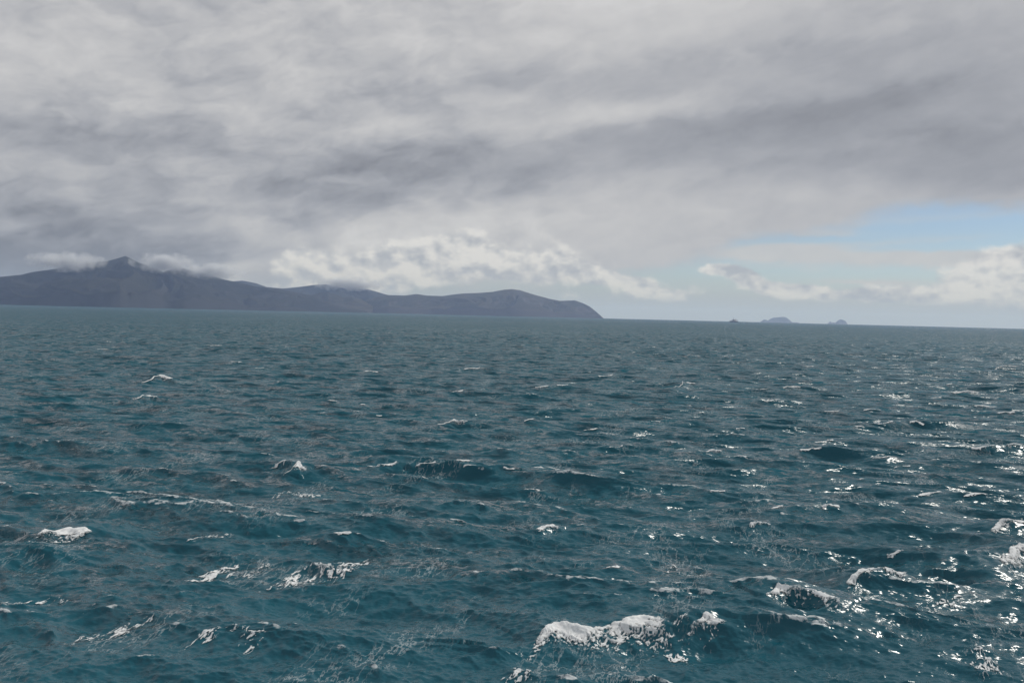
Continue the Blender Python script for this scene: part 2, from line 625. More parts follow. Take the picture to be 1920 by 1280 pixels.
def foam_material():
    m, nt, out = new_mat('white_foam')
    geo = nt.nodes.new('ShaderNodeNewGeometry')
    n = noise(S(geo.outputs['Position']), 5.0, 4.0, 0.6)
    col = mixc(sstep(n, 0.3, 0.65), (0.72, 0.76, 0.77), (0.90, 0.91, 0.91))
    at = nt.nodes.new('ShaderNodeAttribute')
    at.attribute_name = 'cover'
    g = noise(S(geo.outputs['Position']), 9.0, 5.0, 0.8)
    alpha = ((S(at.outputs['Fac']) * 1.5 + (g - 0.56) * 2.8).clamp())
    d1 = nt.nodes.new('ShaderNodeBsdfDiffuse')
    d2 = nt.nodes.new('ShaderNodeBsdfTranslucent')
    tr = nt.nodes.new('ShaderNodeBsdfTransparent')
    link(col, d1.inputs['Color'])
    link(col, d2.inputs['Color'])
    m1 = nt.nodes.new('ShaderNodeMixShader')
    m1.inputs[0].default_value = 0.1
    link(d1.outputs[0], m1.inputs[1])
    link(d2.outputs[0], m1.inputs[2])
    m2 = nt.nodes.new('ShaderNodeMixShader')
    link(alpha, m2.inputs[0])
    link(tr.outputs[0], m2.inputs[1])
    link(m1.outputs[0], m2.inputs[2])
    link(m2.outputs[0], out.inputs['Surface'])
    return m


def land_material(name, scrub, scrub2, rock, scale):
    m, nt, out = new_mat(name)
    geo = nt.nodes.new('ShaderNodeNewGeometry')
    pos = S(geo.outputs['Position'])
    nx, ny, nz = sep(S(geo.outputs['Normal']))
    a = noise(pos, scale, 6.0, 0.6)
    b = noise(pos, scale * 4.3, 5.0, 0.65)
    c = mixc(sstep(a, 0.38, 0.62), scrub, scrub2)
    steep = sstep(nz + (b - 0.5) * 0.7 + (a - 0.5) * 0.5, 0.78, 0.52)
    c = mixc(steep, c, rock)
    p = pbsdf(nt, Base_Color=c, Roughness=0.95)
    p.inputs['Specular IOR Level'].default_value = 0.1
    link(p.outputs[0], out.inputs['Surface'])
    return m


def paint(name, col, rough=0.45, wear=0.25):
    m, nt, out = new_mat(name)
    geo = nt.nodes.new('ShaderNodeNewGeometry')
    n = noise(S(geo.outputs['Position']), 1.4, 5.0, 0.65)
    dk = tuple(c * (1 - wear) for c in col)
    c = mixc(sstep(n, 0.35, 0.65), dk, col)
    p = pbsdf(nt, Base_Color=c, Roughness=rough)
    link(p.outputs[0], out.inputs['Surface'])
    return m


M_WATER = water_material()
M_FOAM = foam_material()
M_SCRUB = land_material('shaded_bush_slope', (0.013, 0.015, 0.012), (0.026, 0.027, 0.020), (0.034, 0.035, 0.034), 0.0022)  # bush tones lowered: the mountain's cloud shadow is put into the colour
M_HEAD = land_material('dry_grass_slope', (0.028, 0.031, 0.023), (0.052, 0.048, 0.036), (0.075, 0.068, 0.062), 0.0022)
M_ISLE = land_material('island_rock', (0.05, 0.055, 0.04), (0.09, 0.085, 0.06), (0.17, 0.15, 0.13), 0.006)

# ------------------------------------------------------------------ breaking crests and foam: where they lie on the sea
def project(P):
    q = (P - np.array([0, 0, CAM_H])) @ ROTN
    return 960.0 + FPX * q[..., 0] / -q[..., 2], 640.0 - FPX * q[..., 1] / -q[..., 2]


def line(*px):
    """a line on the sea through points of the photograph, refined and smoothed"""
    P = np.array([ground(a, b) for a, b in px])
    t = np.linspace(0, len(P) - 1, 8 * (len(P) - 1) + 1)
    return np.stack([np.interp(t, np.arange(len(P)), P[:, 0]), np.interp(t, np.arange(len(P)), P[:, 1])], -1)


# name, crest line, foam reach behind / in front (m), cover, lump height, ridge (height, front, back) or None, label
CRESTS = [
    ('breaking_wave', [(996, 1190), (1040, 1168), (1110, 1170), (1190, 1162), (1262, 1164)], 0.4, 2.8, 0.78, 0.07, (0.60, 0.95, 2.6),
     'large white breaking wave crest tumbling forward, the biggest foam in the bottom middle'),
    ('breaking_wave', [(1285, 1170), (1320, 1158), (1370, 1162)], 0.3, 1.8, 0.40, 0.08, (0.55, 0.8, 2.0),
     'broken foam on the short crest touching the right end of the largest breaker'),
    ('breaking_wave', [(1436, 1112), (1470, 1098), (1530, 1106), (1592, 1128)], 0.3, 1.6, 0.48, 0.07, (0.65, 0.9, 2.2),
     'thin arched white crest curving over a dark wave, right of the largest breaker'),
    ('breaking_wave', [(1580, 1088), (1630, 1072), (1700, 1066)], 0.3, 1.6, 0.48, 0.07, (0.55, 0.9, 2.2),
     'slanting foam crest just above and right of the arched white crest'),
    ('breaking_wave', [(1862, 1050), (1900, 1030), (1960, 1012)], 0.6, 5.0, 0.55, 0.12, (0.75, 1.1, 2.6),
     'bright breaking crest spilling foam, cut off by the right edge of the frame'),
    ('breaking_wave', [(1850, 992), (1890, 980), (1960, 974)], 0.4, 1.8, 0.5, 0.08, (0.5, 1.0, 2.2),
     'low white crest at the right edge, just above the spilling breaker there'),
    ('breaking_wave', [(84, 998), (130, 992), (180, 994)], 0.2, 4.2, 0.44, 0.10, (0.6, 1.0, 2.4),
     'white patch of foam fanning down a dark wave on the left side'),
    ('breaking_wave', [(1012, 992), (1040, 985), (1058, 990)], 0.3, 1.6, 0.62, 0.09, (0.45, 0.9, 2.0),
     'small compact whitecap in the middle of the sea above the largest breaker'),
    ('breaking_wave', [(536, 880), (556, 872), (578, 876)], 0.4, 1.6, 0.62, 0.09, (0.55, 1.1, 2.4),
     'short white crest tip on a long dark wave, centre left of the sea'),
    ('breaking_wave', [(1264, 728), (1288, 716), (1312, 718)], 0.8, 3.6, 0.62, 0.12, (0.7, 1.4, 3.0),
     'bright ragged whitecap right of centre, standing out in the middle distance'),
    ('breaking_wave', [(820, 796), (850, 788), (880, 792)], 0.5, 2.2, 0.58, 0.10, (0.6, 1.2, 2.6),
     'pale whitecap on a dark wave shoulder in the centre of the middle distance'),
    ('breaking_wave', [(254, 748), (280, 742), (300, 746)], 0.6, 2.6, 0.62, 0.10, (0.65, 1.3, 2.8),
     'lower of the two whitecaps one above the other on the left in the middle distance'),
    ('breaking_wave', [(270, 712), (300, 706), (326, 710)], 0.6, 3.0, 0.62, 0.10, (0.65, 1.3, 2.8),
     'upper of the two whitecaps one above the other on the left in the middle distance'),
]
LACES = [
    # corner lines: upper edge, reach towards the viewer (m), cover, label
    ([(1236, 1234), (1270, 1230), (1298, 1234)], 0.9, 0.75, 'small oval foam patch below the right end of the largest breaker'),
    ([(1186, 1226), (1200, 1228)], 4.4, 0.42, 'narrow foam thread trailing down from the largest breaker to the frame edge'),
    ([(944, 1258), (980, 1254), (1012, 1260)], 2.2, 0.52, 'white foam patch at the bottom edge, left below the largest breaker'),
    ([(385, 1068), (450, 1052), (520, 1056)], 4.2, 0.36, 'lacy streaks of foam on the left, left half of the pair side by side'),
    ([(532, 1066), (620, 1052), (705, 1048)], 4.6, 0.42, 'lacy streaks of foam on the left, brighter right half of the pair side by side'),
    ([(362, 1178), (440, 1166), (525, 1180)], 2.8, 0.36, 'web of foam over a dark wave in the lower left, below the pair of streaks'),
    ([(150, 1185), (230, 1166), (302, 1160)], 3.2, 0.28, 'faint foam web in the lower left corner, left of the denser web'),
    ([(-30, 1130), (70, 1118), (160, 1112)], 2.4, 0.34, 'foam streak running out of the left edge of the frame'),
    ([(1240, 1058), (1290, 1066), (1330, 1080)], 2.6, 0.30, 'thin curved foam web on grey water above the right end of the largest breaker'),
    ([(1800, 1215), (1850, 1190), (1935, 1200)], 4.6, 0.36, 'glittering foam web in the lower right corner'),
    ([(1715, 1136), (1760, 1124), (1815, 1120)], 1.5, 0.42, 'short foam streak left of the spilling breaker at the right edge'),
    ([(362, 1006), (400, 1000), (440, 1004)], 2.2, 0.36, 'small foam web left of centre, up and left of the lacy pair'),
    ([(500, 924), (560, 920), (615, 930)], 2.4, 0.30, 'faint flat foam band left of centre, below the short white crest tip'),
    ([(1220, 1195), (1300, 1190), (1360, 1200)], 2.2, 0.26, 'scattered foam flecks in front of the short crest beside the largest breaker'),
]
LINES = {}


def add_ridge(key, px, rd, ext=0.18):
    P = line(*px)
    LINES[key] = [P, None, float(np.mean([q[1] for q in px]))]
    if rd:
        seg = P[-1] - P[0]
        RIDGES.append((np.concatenate([[P[0] - seg * ext], P, [P[-1] + seg * ext]]), *rd))
        LINES[key][1] = len(RIDGES) - 1


def settle():
    """slide each crest nearer or farther until it stands where it is seen, riding on the swell that is there"""
    for it in range(4):
        for key, (P, ri, ty) in LINES.items():
            O, _, _ = ocean(P[:, 0], P[:, 1])
            _, y = project(O)
            c = P.mean(0)
            r = float(np.hypot(*c))
            dr = float(np.clip((y.mean() - ty) * r * r / (CAM_H * FPX) * 0.8, -0.06 * r, 0.06 * r))
            sh = c / r * dr
            LINES[key][0] = P + sh
            if ri is not None:
                q = RIDGES[ri]
                RIDGES[ri] = (q[0] + sh, *q[1:])


for i, (nm, px, bk, fr, cov, lump, rd, lab) in enumerate(CRESTS):
    add_ridge(('c', i), px, rd)
for i, (px, fr, cov, lab) in enumerate(LACES):
    add_ridge(('l', i), px, None)
# dark smooth-backed waves without foam
for px, rd in (([(600, 1030), (720, 1000), (900, 1010)], (0.4, 1.6, 3.2)), ([(1480, 1030), (1600, 1022), (1740, 1046)], (0.5, 1.4, 3.0)),
               ([(0, 1052), (60, 1040), (140, 1050)], (0.5, 1.4, 3.0)), ([(640, 880), (760, 868), (920, 886)], (0.5, 1.6, 3.0)),
               ([(960, 915), (1050, 905), (1150, 915)], (0.4, 1.5, 3.0)), ([(1700, 1050), (1800, 1060), (1880, 1085)], (0.6, 1.4, 3.0)),
               ([(380, 770), (480, 765), (560, 772)], (0.4, 1.6, 3.4)), ([(880, 795), (980, 792), (1120, 803)], (0.5, 1.7, 3.2)),
               ([(560, 1200), (640, 1190), (760, 1200)], (0.35, 1.2, 2.6)), ([(1380, 1190), (1500, 1175), (1600, 1190)], (0.35, 1.2, 2.6))):
    RIDGES.append((line(*px), *rd))


WHITECAPS = [
    (113, 602, 4), (398, 602, 10), (200, 641, 13), (197, 654, 20), (402, 647, 18), (611, 651, 6), (443, 681, 14), (490, 690, 12), (180, 729, 8),
    (14, 770, 14), (625, 752, 12), (602, 775, 6), (62, 616, 6), (515, 605, 3), (130, 625, 6), (230, 623, 5), (483, 612, 3), (317, 614, 3), (455, 631, 8),
    (673, 597, 5), (725, 625, 18), (830, 671, 5), (985, 650, 9), (1010, 648, 5), (890, 690, 22), (695, 697, 18), (855, 733, 14), (900, 731, 14),
    (1013, 724, 15), (1053, 723, 13), (1135, 701, 16), (720, 644, 5), (995, 788, 10), (1110, 803, 14), (1230, 651, 9), (1157, 669, 6), (1105, 653, 6),
    (680, 760, 6), (713, 780, 6), (1305, 667, 18), (1355, 668, 14), (1600, 667, 24), (1685, 668, 12), (1515, 687, 14), (1425, 729, 18), (1485, 728, 20),
    (1768, 722, 18), (1855, 718, 28), (1692, 742, 11), (1810, 736, 30), (1752, 746, 14), (1890, 690, 34), (1635, 769, 20), (1560, 772, 16), (1612, 800, 9),
    (1720, 789, 16), (1660, 793, 20), (1390, 803, 9), (1545, 827, 22), (1845, 762, 22), (1445, 750, 18), (1885, 775, 20), (720, 871, 30), (798, 875, 13),
    (870, 867, 10), (878, 886, 9), (950, 878, 8), (1018, 877, 16), (810, 897, 8), (995, 918, 10), (1155, 838, 8), (1520, 850, 13), (1650, 858, 14),
    (1621, 899, 8), (1845, 838, 22), (1905, 842, 20), (1345, 922, 18), (1430, 986, 26), (1825, 929, 26), (1672, 1040, 12), (1450, 952, 9), (4, 905, 8),
    (1150, 1064, 10), (1690, 872, 18), (1740, 926, 14), (520, 868, 8), (640, 1000, 12), (1290, 760, 9), (1230, 790, 10), (1560, 948, 12), (1340, 846, 12),
]
_wr = random.Random(5)
for k in range(46):                    # the scatter of specks towards the horizon
    xx = _wr.uniform(5, 1915)
    WHITECAPS.append((xx, 569.5 + 0.0242 * xx + 14 + 60 * _wr.random() ** 1.3, _wr.uniform(2.0, 6.0)))
for i, (cx, cy, hw) in enumerate(WHITECAPS):
    d = 16 * FPX / (cy - 569.5 - 0.0242 * cx + 3.6)
    if cy > 830 and hw < 15:
        hw = WHITECAPS[i][2] * 1.7
        WHITECAPS[i] = (cx, cy, hw)
    hm = hw / FPX * d
    add_ridge(('w', i), ((cx - hw, cy + hw * 0.05 * math.sin(7.3 * i)), (cx, cy - 0.012 * hw), (cx + hw, cy + hw * 0.05 * math.sin(3.1 * i + 1.0))),
              (min(0.38, 0.16 + 0.09 * hm), 1.1, 2.8) if cy > 640 else None, 0.9)
settle()

# ------------------------------------------------------------------ the sea
def build_sea():
    r = [6.0]
    while r[-1] < 18000.0:
        q = r[-1]
        s = float(spacing(np.array([q]))[0])
        if q < 26:
            s = max(s, 0.5)
        r.append(q + s)
    r = np.array(r)
    fine = math.radians(0.082)
    a = list(np.arange(-math.radians(35.0), math.radians(35.0), fine))
    st, q = fine, a[-1]
    while q < math.pi - 0.02:
        st = min(st * 1.12, math.radians(5.0))
        q += st
        a.append(min(q, math.pi))
    right = [p for p in a if p > math.radians(35.0)]
    left = [-p for p in right[::-1] if p < math.pi - 1e-6]
    a = np.array(left + a)
    nr, na = len(r), len(a)
    rr, aa = np.meshgrid(r, a, indexing='ij')
    u, v = rr * np.sin(aa), rr * np.cos(aa)
    P, lost, jac = ocean(u, v)
    V = P.reshape(-1, 3)
    i = np.arange(nr - 1)[:, None] * na
    j = np.arange(na)[None, :]
    j2 = (j + 1) % na
    F = np.stack([i + j, i + na + j, i + na + j2, i + j2], -1).reshape(-1, 4)
    F = F[:, ::-1]
    # middle, under the deck
    o = mesh_obj('sea', V, F, M_WATER)
    me = o.data
    at = me.attributes.new('lost_slope', 'FLOAT', 'POINT')
    at.data.foreach_set('value', lost.reshape(-1).astype(np.float32))
    gust = fbm(u * 0.05, v * 0.02, 3, 900)
    front = (rr < 900) & (np.abs(aa) < 0.6)
    lim = np.quantile(jac[front], 0.03)
    fm = smooth(lim - jac + 0.5 * (gust - 0.5), 0.0, 0.30)
    print('jacobian', lim, jac.min(), fm[front].mean())
    at = me.attributes.new('foam', 'FLOAT', 'POINT')
    at.data.foreach_set('value', fm.reshape(-1).astype(np.float32))
    tag(o, 'wind-roughened teal sea with short steep waves reaching to the horizon', None, None, 'structure')
    print('sea', nr, na, len(F))


build_sea()


def foam_mesh(name, P, back, front, cover, lump, label, group, lace=False, seed=1):
    r0 = float(np.hypot(*P.mean(0)))
    cell = max(0.035, 0.55 * r0 / 852.0)
    seg = np.hypot(*np.diff(P, axis=0).T)
    cum = np.concatenate([[0], np.cumsum(seg)])
    n = int(min(900, cum[-1] / cell)) + 2
    m = int(min(400, (back + front) / (cell * 1.4))) + 2
    s = np.linspace(0, cum[-1], n)
    bx, by = np.interp(s, cum, P[:, 0]), np.interp(s, cum, P[:, 1])
    t = np.linspace(-back, front, m)
    drag = WIND if not lace else np.array([-0.30, -0.954])
    SS, TT = np.meshgrid(s, t, indexing='ij')
    wob = (fbm(SS / 1.3, SS * 0 + seed, 3, seed) - 0.5) * 0.9
    u = bx[:, None] + drag[0] * (TT + wob)
    v = by[:, None] + drag[1] * (TT + wob)
    e = SS / cum[-1]
    ends = smooth(e, 0, 0.16) * smooth(1 - e, 0, 0.16)
    X, Y = u * 1.0, v * 1.0
    if lace:
        cy = X * WIND[0] + Y * WIND[1]
        cx = X * 0.971 - Y * 0.24
        wx = (fbm(X * 1.1, Y * 1.1, 3, seed + 5) - .5) * 1.3
        t1 = np.abs(fbm(cx * 2.4 + wx, cy * 0.8 + wx, 4, seed, 0.6) - 0.5)
        t2 = np.abs(fbm(cx * 5.0 - wx, cy * 2.1 + wx * 2, 3, seed + 3, 0.6) - 0.5)
        patch = fbm(cx * 0.7, cy * 0.4, 4, seed + 9)
        bits = fbm(cx * 4, cy * 3, 3, seed + 13)
        f = (TT + back) / (back + front)
        dens = ends * smooth(f, 0, 0.2) * smooth(1 - f, 0, 0.5) * cover * 3.2 * smooth(patch, 0.20, 0.60) * smooth(bits, 0.28, 0.6)
        val = dens * 0.075 - np.minimum(t1, t2 * 0.7 + 0.006)
        keep = val > 0.0
        thick = 0.012 + 0.02 * np.clip(val * 20, 0, 1)
        cov_a = np.clip(val * 22.0, 0.0, 0.85)
    else:
        f = np.clip(TT / front, -1, 1)
        prof = np.where(TT < 0, smooth(1 + TT / back, 0, 1), (1 - f) ** 0.8)
        rag = fbm(SS * 1.1, TT * 0.5, 4, seed)                     # how far each tongue reaches
        grain = fbm(X * 7.5, Y * 7.5, 3, seed + 8)
        hole = worley_edge(X * 2.4 + grain, Y * 2.0, seed + 2)
        dens = ends * prof
        froth = worley_edge(X * 6.5 + grain * 1.5, Y * 5.0 + grain * 1.5, seed + 21)
        val = dens * (0.55 + cover) + (rag - 0.5) * 1.5 + (grain - 0.5) * 1.1 - 0.40 - smooth(f, 0.05, 0.6) * smooth(hole, 0.06, 0.35) * 0.8 - smooth(froth, 0.15, 0.6) * (0.18 + 0.45 * smooth(f, 0.0, 0.5))
        val = np.where(ends * prof < 0.02, -1, val)
        keep = val > -0.12
        thick = 0.02 + lump * np.clip(val * 1.6, 0, 1) * (0.35 + 0.8 * fbm(X * 4.0, Y * 4.0, 2, seed + 6))
        cov_a = np.clip(val * 1.25 + 0.22, 0.0, 1)
    O, _, _ = ocean(u, v)
    lift = 0.02 + 0.14 * np.minimum(spacing(np.hypot(u, v)), 1.0) * 0.6
    O[..., 2] += thick + lift
    idx = np.arange(n * m).reshape(n, m)
    kf = (keep[:-1, :-1].astype(int) + keep[1:, :-1] + keep[:-1, 1:] + keep[1:, 1:]) >= 3
    if name == 'whitecap' and kf.any():                       # one connected crest
        lab_ = np.where(kf, np.arange(kf.size).reshape(kf.shape) + 1, 0)
        for _ in range(400):
            q = np.pad(lab_, 1)
            nb = np.max([q[1:-1, 1:-1], q[:-2, 1:-1], q[2:, 1:-1], q[1:-1, :-2], q[1:-1, 2:]], axis=0) * kf
            if (nb == lab_).all():
                break
            lab_ = nb
        ids, cnt = np.unique(lab_[lab_ > 0], return_counts=True)
        kf = lab_ == ids[cnt.argmax()]
    if kf.sum() < 4:
        print('no foam', label)
        return
    F = np.stack([idx[:-1, :-1], idx[1:, :-1], idx[1:, 1:], idx[:-1, 1:]], -1)[kf][:, ::-1]
    used, inv = np.unique(F.ravel(), return_inverse=True)
    c = O.reshape(-1, 3)[used].mean(0)
    o = mesh_obj(name, O.reshape(-1, 3)[used] - c, inv.reshape(-1, 4), M_FOAM, loc=c)
    at = o.data.attributes.new('cover', 'FLOAT', 'POINT')
    at.data.foreach_set('value', np.asarray(cov_a).reshape(-1)[used].astype(np.float32))
    tag(o, label, {'breaking_wave': 'breaking wave', 'foam_patch': 'foam', 'whitecap': 'whitecap'}[name], group, 'stuff' if lace else None)
    return o


for i, (nm, px, bk, fr, cov, lump, rd, lab) in enumerate(CRESTS):
    foam_mesh('breaking_wave', LINES['c', i][0], bk, fr, cov, lump, lab, 'white breaking crests on the sea', seed=100 + 13 * i)
for i, (px, fr, cov, lab) in enumerate(LACES):
    foam_mesh('foam_patch', LINES['l', i][0], 0.3, fr, cov, 0.0, lab, 'foam left on the water', lace=True, seed=300 + 17 * i)


def whitecap_label(x, y):
    h = y - 569.5 - 0.0242 * x
    far = 'tiny white crest far out' if h < 72 else 'small whitecap in the middle distance' if h < 190 else 'small whitecap on the nearer water'
    where = 'on the left, below the mountain' if x < 640 else 'below the headland' if x < 1130 else 'on the right, below the islands'
    return far + ' ' + where


for i, (cx, cy, hw) in enumerate(WHITECAPS):
    d = 16 * FPX / (cy - 569.5 - 0.0242 * cx + 3.6)
    hm = hw / FPX * d                                        # half length in metres
    foam_mesh('whitecap', LINES['w', i][0], 0.2 + 0.05 * hm, min(3.0, 0.5 + 0.28 * hm),
              (0.5 if cy > 830 else 0.6) if hw > 7 else 1.15, 0.03 + 0.012 * min(hm, 6), whitecap_label(cx, cy), whitecap_label(cx, cy).replace('whitecap', 'whitecaps').replace('crest', 'crests'), seed=700 + 11 * i)


# ------------------------------------------------------------------ land
def land_strip(name, sky_px, dist, depth_f, depth_b, mat, seed, label, shore_fade=1.0, cliff=0.25, nr=70, step=0.045, rough=1.0):
    """a ridge seen from the sea: skyline points give azimuth and height of the crest line, dist its distance"""
    sk = np.array([azel(*p) for p in sky_px])
    a = np.arange(sk[0, 0], sk[-1, 0] + 1e-6, step)
    e = np.interp(a, sk[:, 0], sk[:, 1])
    dd = np.interp(a, [q[0] for q in dist], [q[1] for q in dist])
    drop = dd * dd / (2 * R_EARTH)
    H = CAM_H + dd * np.tan(np.radians(e)) + drop                # height of the crest above its own sea level
    H = np.maximum(H, 1.0)
    kk = np.exp(-0.5 * (np.arange(-60, 61) / 24.0) ** 2)
    Hs = np.convolve(np.pad(H, 60, mode='edge'), kk / kk.sum(), mode='valid')
    s = np.concatenate([np.linspace(0, 1, nr), 1 + np.linspace(0, 1, nr // 2 + 1)[1:]])
    A, Sg = np.meshgrid(a, s, indexing='ij')
    wcr = smooth(Sg, 0.35, 1.0)
    Hc = np.maximum(H[:, None] * wcr + np.minimum(Hs, H * 1.6)[:, None] * (1 - wcr), 1.0)
    ar = np.radians(A)
    lat = ar * dd[:, None]
    low = np.clip(Hs[:, None] / 200.0, 0.15, 1.0)
    shore_j = (fbm(lat / 900, lat * 0 + seed, 4, seed) - 0.5) * 500 * low
    df = depth_f * np.clip(Hs[:, None] / Hs.max(), 0.25, 1.0) + shore_j
    R = dd[:, None] + np.where(Sg < 1, (Sg - 1) * df, (Sg - 1) * depth_b)
    warp = (fbm(lat / 500, Sg * 2.5, 3, seed + 3) - .5) * 500
    spur = np.abs(2 * fbm((lat + warp) / 520, Sg * 0.7, 4, seed + 7, 0.55) - 1)     # spurs and gullies running down to the shore
    spur = 1 - spur * 1.7
    fine = fbm((lat + warp) / 120, Sg * 6, 4, seed + 11, 0.6) - 0.5
    up = np.clip(Sg, 0, 1)
    prof = cliff * smooth(up, 0.0, 0.07) + (1 - cliff) * up ** 1.12
    mid = (up * (1 - up) * 4) ** 0.7
    Z = Hc * (prof + rough * mid * (0.42 * (spur - 0.55) + 0.24 * fine))
    Z = np.where(up < 0.99, np.minimum(Z, Hc * (0.03 + 0.97 * up ** 0.45)), Z)
    back = np.clip(Sg - 1, 0, 1)
    Z = np.where(Sg > 1, Hc * (1 - back ** 1.3) + Hc * 0.10 * fine * np.sin(math.pi * back), Z)
    Z = np.where(Sg <= 0, -6, Z)
    Z = Z - R * R / (2 * R_EARTH)
    # never above the sight line of the crest
    crest_t = np.tan(np.radians(e))[:, None]
    lim = CAM_H + R * crest_t
    Z = np.where(Sg < 1, np.minimum(Z, lim - 0.4), np.minimum(Z, lim))
    Z = np.where(Sg >= 2, Z - 40, Z)
    V = np.stack([R * np.sin(ar), R * np.cos(ar), Z], -1)
    n, m = V.shape[:2]
    idx = np.arange(n * m).reshape(n, m)
    F = np.stack([idx[:-1, :-1], idx[1:, :-1], idx[1:, 1:], idx[:-1, 1:]], -1).reshape(-1, 4)
    o = mesh_obj(name, V.reshape(-1, 3), F, mat)
    tag(o, label, None, None, 'structure')
    return o


land_strip('mountain', [(-700, 560), (-420, 540), (-200, 530), (0, 519), (40, 515), (60, 510), (105, 504), (150, 494), (178, 491), (200, 490), (222, 484), (235, 480),
                        (246, 485), (262, 493), (290, 502), (306, 510), (322, 504), (335, 500), (350, 505), (372, 511), (390, 514), (420, 524), (440, 528),
                        (480, 537), (520, 541), (560, 549), (585, 554), (610, 565), (650, 577), (690, 584)],
           [(-50, 8000), (-30, 8000), (-15, 8800), (-8, 9300)], 1700, 1500, M_SCRUB, 5, 'dark bush-covered mountain with a sharp peak on the left, its top in cloud', cliff=.20)
land_strip('hill', [(420, 540), (440, 527), (455, 526), (480, 531), (500, 538), (530, 541), (560, 538), (590, 534), (612, 533), (640, 538), (690, 542), (720, 551), (745, 558), (790, 572)],
           [(-19, 11800), (-8, 11800), (-4, 11800)], 1600, 1500, M_SCRUB, 9, 'hazier hill rising behind the gap between the mountain and the headland', cliff=.1)
land_strip('hill', [(540, 580), (560, 566), (585, 553), (600, 549), (614, 547), (630, 552), (645, 558), (660, 556), (680, 562), (700, 575)],
           [(-14, 9600), (-6, 9600)], 700, 700, M_HEAD, 15, 'small rounded knob with pale cliffs low on the shore between mountain and headland', cliff=.35)
land_strip('headland', [(640, 583), (668, 570), (690, 562), (725, 553), (760, 554), (781, 551), (800, 554), (830, 555), (850, 552), (870, 550), (900, 549), (925, 547), (945, 543), (960, 542),
                        (975, 544), (1000, 552), (1030, 560), (1050, 564), (1065, 563.5), (1078, 563), (1092, 568), (1105, 574), (1115, 582), (1122, 588), (1130, 595), (1132, 597)],
           [(-12, 9900), (0, 10800), (7, 11300)], 1000, 1100, M_HEAD, 21, 'long grey-brown headland with steep cliffs ending in a point at the open sea', cliff=.34)


def islet(name, px0, px1, tops, dist, seed, label, group, mat=M_ISLE):
    """rocky island: tops are (px, height px above the horizon) along its length"""
    pm = 0.5 * (px0 + px1)
    hy = 569.5 + 0.0242 * pm
    a0, _ = azel(pm, hy)
    ar = math.radians(a0)
    mpp = dist / FPX
    L = (px1 - px0) * mpp
    D = max(L * 0.55, 60.0)
    n, m = 60, 34
    x = np.linspace(-0.5, 0.5, n)
    yv = np.linspace(-1, 1, m)
    X, Y = np.meshgrid(x, yv, indexing='ij')
    pxs = np.array([t[0] for t in tops], float)
    hh = np.interp(px0 + (x + 0.5) * (px1 - px0), pxs, [t[1] for t in tops]) * mpp
    hidden = max(0.0, (dist - math.sqrt(2 * R_EARTH * CAM_H))) ** 2 / (2 * R_EARTH)
    hh = np.where(hh > 0.05 * mpp, hh + hidden, 0)
    prof = np.clip(1 - np.abs(Y) ** 1.8, 0, 1)
    nz = fbm(X * L / 90 + seed, Y * D / 90, 4, seed)
    Z = hh[:, None] * (prof * (0.80 + 0.4 * (nz - .5) * (1 - prof)) + 0.20 * smooth(prof, 0.0, 0.12))
    Z += hh[:, None] * (prof * (1 - prof)) * (nz - 0.5) * 1.2
    edge = (np.abs(Y) > 0.99) | (np.abs(X) > 0.499)
    Z = np.where(edge, -12.0, Z)
    wid = (0.35 + 0.65 * np.sqrt(np.clip(hh / max(hh.max(), 1), 0, 1)))[:, None]
    gx, gy = X * L, Y * D * wid + (fbm(X * 6 + seed, Y * 0, 3, seed + 2) - .5) * D * 0.25
    ca, sa = math.cos(ar), math.sin(ar)
    V = np.stack([gx * ca + gy * sa, -gx * sa + gy * ca, Z], -1).reshape(-1, 3)
    idx = np.arange(n * m).reshape(n, m)
    F = np.stack([idx[:-1, :-1], idx[1:, :-1], idx[1:, 1:], idx[:-1, 1:]], -1).reshape(-1, 4)
    loc = (dist * math.sin(ar), dist * math.cos(ar), -dist * dist / (2 * R_EARTH))
    o = mesh_obj(name, V, F, mat, loc=loc)
    tag(o, label, 'island' if name == 'island' else 'rock', group)
    return o


DI = 22500.0
islet('island', 1437, 1486, [(1437, 1.5), (1440, 2.5), (1447, 7), (1452, 9), (1460, 9.8), (1466, 10.6), (1471, 10.2), (1475, 8.2), (1480, 4), (1484, 1), (1486, .5)], DI, 3,
      'larger flat-topped rocky island on the horizon, nearer the ship', 'islands on the horizon')
islet('sea_rock', 1426, 1441, [(1426, .3), (1429, 2.5), (1432, 5), (1437, 4.6), (1440, 2), (1441, 1)], DI + 300, 6,
      'rounded rock off the left end of the larger island', 'rocks beside the islands')
islet('sea_rock', 1487, 1497, [(1487, .3), (1489, 1.2), (1491, 1.0), (1494, 1.6), (1497, .2)], DI + 200, 8,
      'low rock barely showing off the right end of the larger island', 'rocks beside the islands')
islet('island', 1565, 1588, [(1565, 1.5), (1568, 3), (1571, 6), (1574, 7.6), (1576, 8.6), (1579, 8), (1582, 7), (1585, 4.5), (1587, 1.5), (1588, .5)], DI + 600, 12,
      'smaller peaked rocky island on the horizon, farther right of the two', 'islands on the horizon')
islet('sea_rock', 1552, 1560, [(1552, .4), (1554, 2.2), (1556.5, 4.4), (1558, 3.6), (1560, 1.4)], DI + 500, 14,
      'pointed rock at the far left end of the smaller island', 'rocks beside the islands')
islet('sea_rock', 1559.5, 1566, [(1559.5, 1), (1561, 2.6), (1563, 2.8), (1565, 2.2), (1566, 1.4)], DI + 500, 16,
      'low rock between the pointed rock and the smaller island', 'rocks beside the islands')


